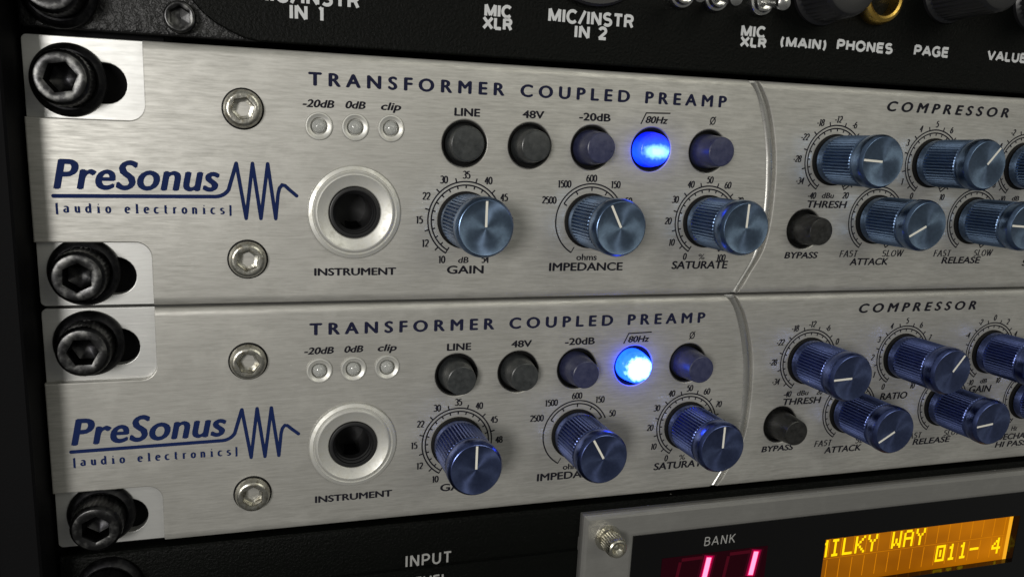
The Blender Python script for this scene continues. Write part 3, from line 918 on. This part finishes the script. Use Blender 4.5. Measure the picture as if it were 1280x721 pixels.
# ------------------------------------------------------------------ rack screws down the left rail
def screw_meshes():
    w = MB()
    w.lathe([(5.75, 0.0), (5.8, 0.35), (5.65, 0.75), (5.1, 1.35), (4.7, 1.6), (4.4, 1.55), (4.3, 1.2)], 56, cap1=False)
    h = MB()
    def kn(a):
        t = (a * 36 / (2 * PI)) % 1.0
        return 4.22 + 0.10 * abs(2 * t - 1)
    h.lathe([(4.1, 0.9), (kn, 1.3), (kn, 5.6), (4.22, 5.8), (4.0, 6.15), (3.75, 6.35)], 144, cap1=False)
    r = MB()
    r.lathe([(3.75, 6.35), (3.55, 6.42), (2.75, 6.42), (hexr(2.5), 6.30), (hexr(2.35), 6.05)], 96, cap1=False)
    s = MB()
    s.lathe([(hexr(2.35), 6.05), (hexr(2.33), 2.8), (1.2, 2.2), (0.1, 2.0)], 48)
    return (mesh_of("screw_head", h, OXIDE, 30), mesh_of("top_rim", r, OXIDERIM, 30), mesh_of("hex_socket", s, OXIDE, 30), mesh_of("cup_washer", w, WASHER, 40))
SC = screw_meshes()
GS = "black rack screws down the left rail"
for x, y, z, lab in (
        (6.3, 50.6, 0.0, "black socket screw holding the textured black ear, cut off by the top edge"),
        (6.6, 37.2, -1.4, "black rack screw with worn bright rim in the upper pocket of the upper silver preamp"),
        (7.15, 5.9, -1.4, "black rack screw in the lower pocket of the upper silver preamp"),
        (7.25, -6.6, -1.4, "black rack screw in the upper pocket of the lower silver preamp"),
        (7.5, -38.4, -1.4, "black rack screw with bright glint in its socket, lower pocket of the lower silver preamp"),
        (8.4, -52.2, 0.0, "black rack screw mostly out of view on the black unit with the amber display")):
    t = thing("rack_screw", lab, "screw", (x, y, z), GS)
    hd = link("screw_head", SC[0], t, rot=random.uniform(0, 1)); link("top_rim", SC[1], hd); link("hex_socket", SC[2], hd)
    link("cup_washer", SC[3], t)

# ------------------------------------------------------------------ black audio interface above
ai = thing("audio_interface", "black rack audio interface with white lettering and chrome toggle switches above the silver preamps", "audio interface", (0, 44.45, 0))
TOP = 44.45 * 1 + 0.55
def up(y): return y - 44.45
m = plate([rrect(0, 120, up(TOP), up(TOP) + 43.4, 0.8), circle(6.7, up(50.6), 3.4, 24)], -3.2, -0.6, 0.5)
part("rack_ear", m, CAST, ai, sharp=12)
face = [(36.5, up(TOP) + 0.0), (482, up(TOP)), (482, up(TOP) + 43.4), (25.2, up(TOP) + 43.4)] + [(25.2, up(52.5)), (26.2, up(50.4)), (27.6, up(48.9)), (29.3, up(47.6)), (31.6, up(46.4)), (34.0, up(45.4))]
m = plate([face], -2.4, 0.0, 0.35)
part("front_panel", m, SATIN, ai, sharp=12)
m = MB(); m.box(22, 460, 0.6, 43, -180, -3.3)
part("chassis", m, RAILBLACK, ai)
b = MB()
b.lathe([(2.5, -0.6), (2.5, 0.9), (2.4, 1.15), (2.25, 1.25), (1.95, 1.25), (hexr(1.75), 1.1), (hexr(1.6), -0.4), (0.1, -0.6)], 48)
part("socket_screw", b, OXIDERIM, ai, (24.0, up(47.9), 0))
def wl_(s, x0, x1, y0, y1):
    mb = MB(); pen(mb, s, x0, x1, up(y0), y1 - y0, 0.56, track=0.2)
    printed("printed_legend", mb, WHITEINK, ai)
wl_("MIC/INSTR", 35.6, 53.1, 51.65, 53.9); wl_("IN 1", 41.6, 47.3, 49.1, 51.2)
wl_("MIC", 75.9, 80.8, 52.1, 54.0); wl_("XLR", 75.7, 81.0, 49.95, 51.8)
wl_("MIC/INSTR", 88.2, 105.3, 52.1, 54.25); wl_("IN 2", 93.6, 99.9, 49.6, 51.6)
wl_("MIC", 129.2, 134.6, 52.3, 54.2); wl_("XLR", 129.3, 135.0, 50.4, 52.05)
wl_("(MAIN)", 138.6, 149.3, 50.95, 52.7); wl_("PHONES", 152.2, 166.1, 51.25, 53.05)
wl_("PAGE", 172.0, 181.0, 51.4, 53.25); wl_("VALUE", 192.1, 202.9, 51.6, 53.4)
# three chrome toggles
for x, y in ((114.9, 58.9), (122.4, 58.9), (132.7, 58.9)):
    b = MB()
    b.lathe([(2.7, 0.0), (2.7, 0.7), (2.55, 0.95), (2.2, 1.1), (2.0, 1.9), (1.75, 2.0), (1.5, 1.7), (0.1, 1.5)], 36)
    t = part("toggle_switch", b, CHROME, ai, (x, up(y), 0))
    l = MB()
    p0, p1 = Vector((0, 0, 1.2)), Vector((-1.1, -1.8, 9.2))
    ax = (p1 - p0); L_ = ax.length; ax.normalize()
    q = Vector((0, 0, 1)).rotation_difference(ax)
    tmp = MB(); tmp.lathe([(0.75, 0), (0.95, L_ * .55), (1.15, L_ * .8), (1.3, L_ * .9), (1.2, L_ * .97), (0.7, L_), (0.1, L_ + 0.05)], 24)
    l.v = [tuple(p0 + q @ Vector(v)) for v in tmp.v]; l.f = tmp.f
    part("toggle_lever", l, CHROME, t)
def big_knob(x, y, r, h, nm="control_knob"):
    b = MB()
    def kn(a): return r - 0.18 * abs(math.sin(a * 18))
    b.lathe([(r + .5, 0.1), (r + 0.5, 0.8), (r + .1, 1.2), (kn, 1.5), (kn, h - 1.2), (r - 0.15, h - 0.7), (r - 0.6, h - 0.1), (r - 1.0, h), (r * 0.5, h - 0.05), (0.1, h - 0.08)], 144)
    return part(nm, b, NYLON, ai, (x, up(y), 0))
big_knob(146.6, 62.0, 6.1, 9.0)
big_knob(178.3, 64.6, 6.0, 13.0)
big_knob(203.0, 64.6, 6.0, 13.0)
b = MB()
b.lathe([(5.0, 0.0), (5.0, 1.2), (4.6, 2.2), (4.0, 2.5), (3.5, 2.3), (3.3, 0.5), (3.3, -6), (0.1, -6)], 56)
part("headphone_jack", b, GOLD, ai, (160.6, up(61.5), 0))
for x in (44.4, 96.9):
    b = MB()
    b.lathe([(11.6, 0.05), (11.6, 0.9), (11.2, 1.3), (10.4, 1.3), (10.0, 0.8), (9.6, -5), (0.1, -5)], 72)
    part("combo_socket", b, NYLON, ai, (x, up(66.8), 0))

# ------------------------------------------------------------------ black effects processor below
fx = thing("effects_processor", "black rack effects unit with grey framed window, red digits and amber display, at the bottom", "effects unit", (0, -45.6, 0))
def dn(y): return y + 45.6
def profile(x0, x1, pts):
    mb = MB(); k = len(pts)
    mb.v = [(x, y, z) for x in (x0, x1) for z, y in pts]
    mb.f = [tuple(range(k)), tuple(range(2 * k - 1, k - 1, -1))] + [(i, k + i, k + (i + 1) % k, (i + 1) % k) for i in range(k)]
    return mb
pts = [(-3.2, 0.0), (-1.3, 0.0), (-0.5, -0.2), (-0.12, -0.6), (0.0, -1.2), (0.0, -7.2), (-0.6, -7.5), (-0.6, -10.2), (0.0, -10.5), (0, -87), (-3.2, -87)]
m = profile(0.4, 112, pts); part("front_panel", m, SATIN, fx, sharp=20)
m = profile(112, 482, [(-3.2, 0.0), (-1.3, 0.0), (-0.5, -0.2), (-0.12, -0.6), (0.0, -1.2), (0.0, -5.0), (-3.2, -5.0)]); part("top_strip", m, SATIN, fx, sharp=20)
m = MB(); m.box(22, 460, -86, -1, -180, -6.5); part("chassis", m, RAILBLACK, fx)
# grey frame
m = plate([[(101.6, dn(-133)), (420, dn(-133)), (420, dn(-47.2)), (101.6, dn(-47.2))], [(114.0, dn(-124)), (400, dn(-124)), (400, dn(-53.5)), (114.0, dn(-53.5))]], -0.4, 2.0, 1.1, 3)
part("window_frame", m, FRAME, fx, sharp=12)
# black window plate with the openings for the display
m = plate([[(113.2, dn(-124.5)), (401, dn(-124.5)), (401, dn(-53.0)), (113.2, dn(-53.0))], [(165.3, dn(-73.2)), (225.6, dn(-73.2)), (225.6, dn(-60.0)), (165.3, dn(-60.0))]], -0.2, 1.5, 0.12)
part("display_window", m, GLOSSBLACK, fx, sharp=12)
# amber display, set back behind the window
ZL = -1.4
lcd = MB(); lcd.box(160, 232, dn(-80), dn(-55), ZL - 1, ZL)
lcdo = part("amber_display", lcd, LCDBACK, fx)
DOT = {'M': "10001 11011 10101 10101 10001 10001 10001", 'I': "01110 00100 00100 00100 00100 00100 01110", 'L': "10000 10000 10000 10000 10000 10000 11111",
       'K': "10001 10010 10100 11000 10100 10010 10001", 'Y': "10001 10001 01010 00100 00100 00100 00100", 'W': "10001 10001 10001 10101 10101 11011 10001",
       'A': "01110 10001 10001 11111 10001 10001 10001", '0': "11111 10001 10101 10101 10101 10001 11111", '1': "00100 01100 00100 00100 00100 00100 01110",
       '-': "00000 00000 00000 11111 00000 00000 00000", '4': "00010 00110 01010 10010 11111 00010 00010"}
PX = 3.71
XL = 165.9           # left edge of the first character cell
ch = MB()
def dots(s, col, ytop, ph):
    for k, c in enumerate(s):
        if c not in DOT: continue
        for r, row in enumerate(DOT[c].split()):
            for q, bit in enumerate(row):
                if bit == '1':
                    x = XL + (col + k) * PX + q * 0.58; y = dn(ytop) - r * ph
                    ch.box(x, x + 0.585, y - ph * 1.0, y, ZL + 0.02, ZL + 0.06)
dots("MILKY WAY", 0, -62.0, 0.65)
dots("011- 4", 10, -67.5, 0.65)
part("display_characters", ch, LCDCHAR, lcdo)
g = MB()
for k in range(17):
    x = XL + k * PX - 0.42
    for y0, y1 in ((-66.6, -61.0), (-72.9, -67.4)): g.box(x - 0.10, x + 0.10, dn(y0), dn(y1), ZL + 0.01, ZL + 0.03)
g.box(XL, XL + 16 * PX, dn(-67.05), dn(-66.95), ZL + 0.012, ZL + 0.032)
part("cell_grid", g, LCDGRID, lcdo)
g = MB(); g.box(225.9, 227.6, dn(-78), dn(-57), ZL + 0.1, ZL + 0.5)
part("edge_light", g, LCDGUIDE, lcdo)
# two red digits
led = MB(); led.box(121.5, 149.0, dn(-90), dn(-59.6), 1.3, 1.56)
ledo = part("digit_display", led, DIGITBACK, fx)
def quad_seg(mb, p, q, w, z):
    mb.strip([p, q], w, z)
for dx in (0.0, -12.45):
    on, halo, halo2, halo3, off = MB(), MB(), MB(), MB(), MB()
    seg = [((145.95, -60.7), (145.1, -66.5)), ((144.9, -67.7), (144.0, -73.4))]
    for (x0, y0), (x1, y1) in seg:
        on.strip([(x0 + dx, dn(y0)), (x1 + dx, dn(y1))], 1.22, 1.63)
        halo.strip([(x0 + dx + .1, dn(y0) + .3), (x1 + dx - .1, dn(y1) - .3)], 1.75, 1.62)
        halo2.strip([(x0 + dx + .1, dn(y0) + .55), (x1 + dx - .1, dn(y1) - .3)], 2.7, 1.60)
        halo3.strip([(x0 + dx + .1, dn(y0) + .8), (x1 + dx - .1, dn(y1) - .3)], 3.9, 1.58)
    off.strip([(138.9 + dx, dn(-60.5)), (144.4 + dx, dn(-60.5))], 0.8, 1.605)
    off.strip([(138.6 + dx, dn(-67.1)), (143.8 + dx, dn(-67.1))], 0.8, 1.605)
    off.strip([(138.6 + dx, dn(-61)), (137.8 + dx, dn(-66.6))], 0.8, 1.605)
    printed("unlit_segments", off, SEG_OFF, ledo)
    printed("segment_glow", halo, SEG_HALO, ledo); printed("segment_glow", halo2, SEG_HALO2, ledo); printed("segment_glow", halo3, SEG_HALO3, ledo)
    printed("lit_segments", on, SEG_CORE, ledo)
mb = MB(); pen(mb, "BANK", 131.9, 139.8, dn(-57.7), 2.1, 0.27, z=1.53, track=0.28, shear=0.05)
printed("printed_legend", mb, GREYINK, fx)
mb = MB(); pen(mb, "INPUT", 63.7, 73.2, dn(-55.65), 2.4, 0.42, z=-0.57, track=0.26); 
printed("printed_legend", mb, GREYINK, fx)
mb = MB(); pen(mb, "LEVEL", 63.9, 72.4, dn(-60.2), 2.3, 0.42, track=0.26)
printed("printed_legend", mb, GREYINK, fx)
# knurled thumbscrew on the frame
b = MB()
def kn(a): return 2.32 - 0.2 * abs(math.sin(a * 14))
b.lathe([(2.9, 2.0), (2.9, 2.35), (2.2, 2.5), (2.1, 3.2), (kn, 3.4), (kn, 6.3), (2.1, 6.5), (2.0, 6.9), (1.75, 7.1), (1.35, 7.05), (hexr(1.15), 6.6), (0.6, 6.3), (0.1, 6.5)], 112)
part("thumbscrew", b, BRASSY, fx, (107.4, dn(-52.7), 0), sharp=30)
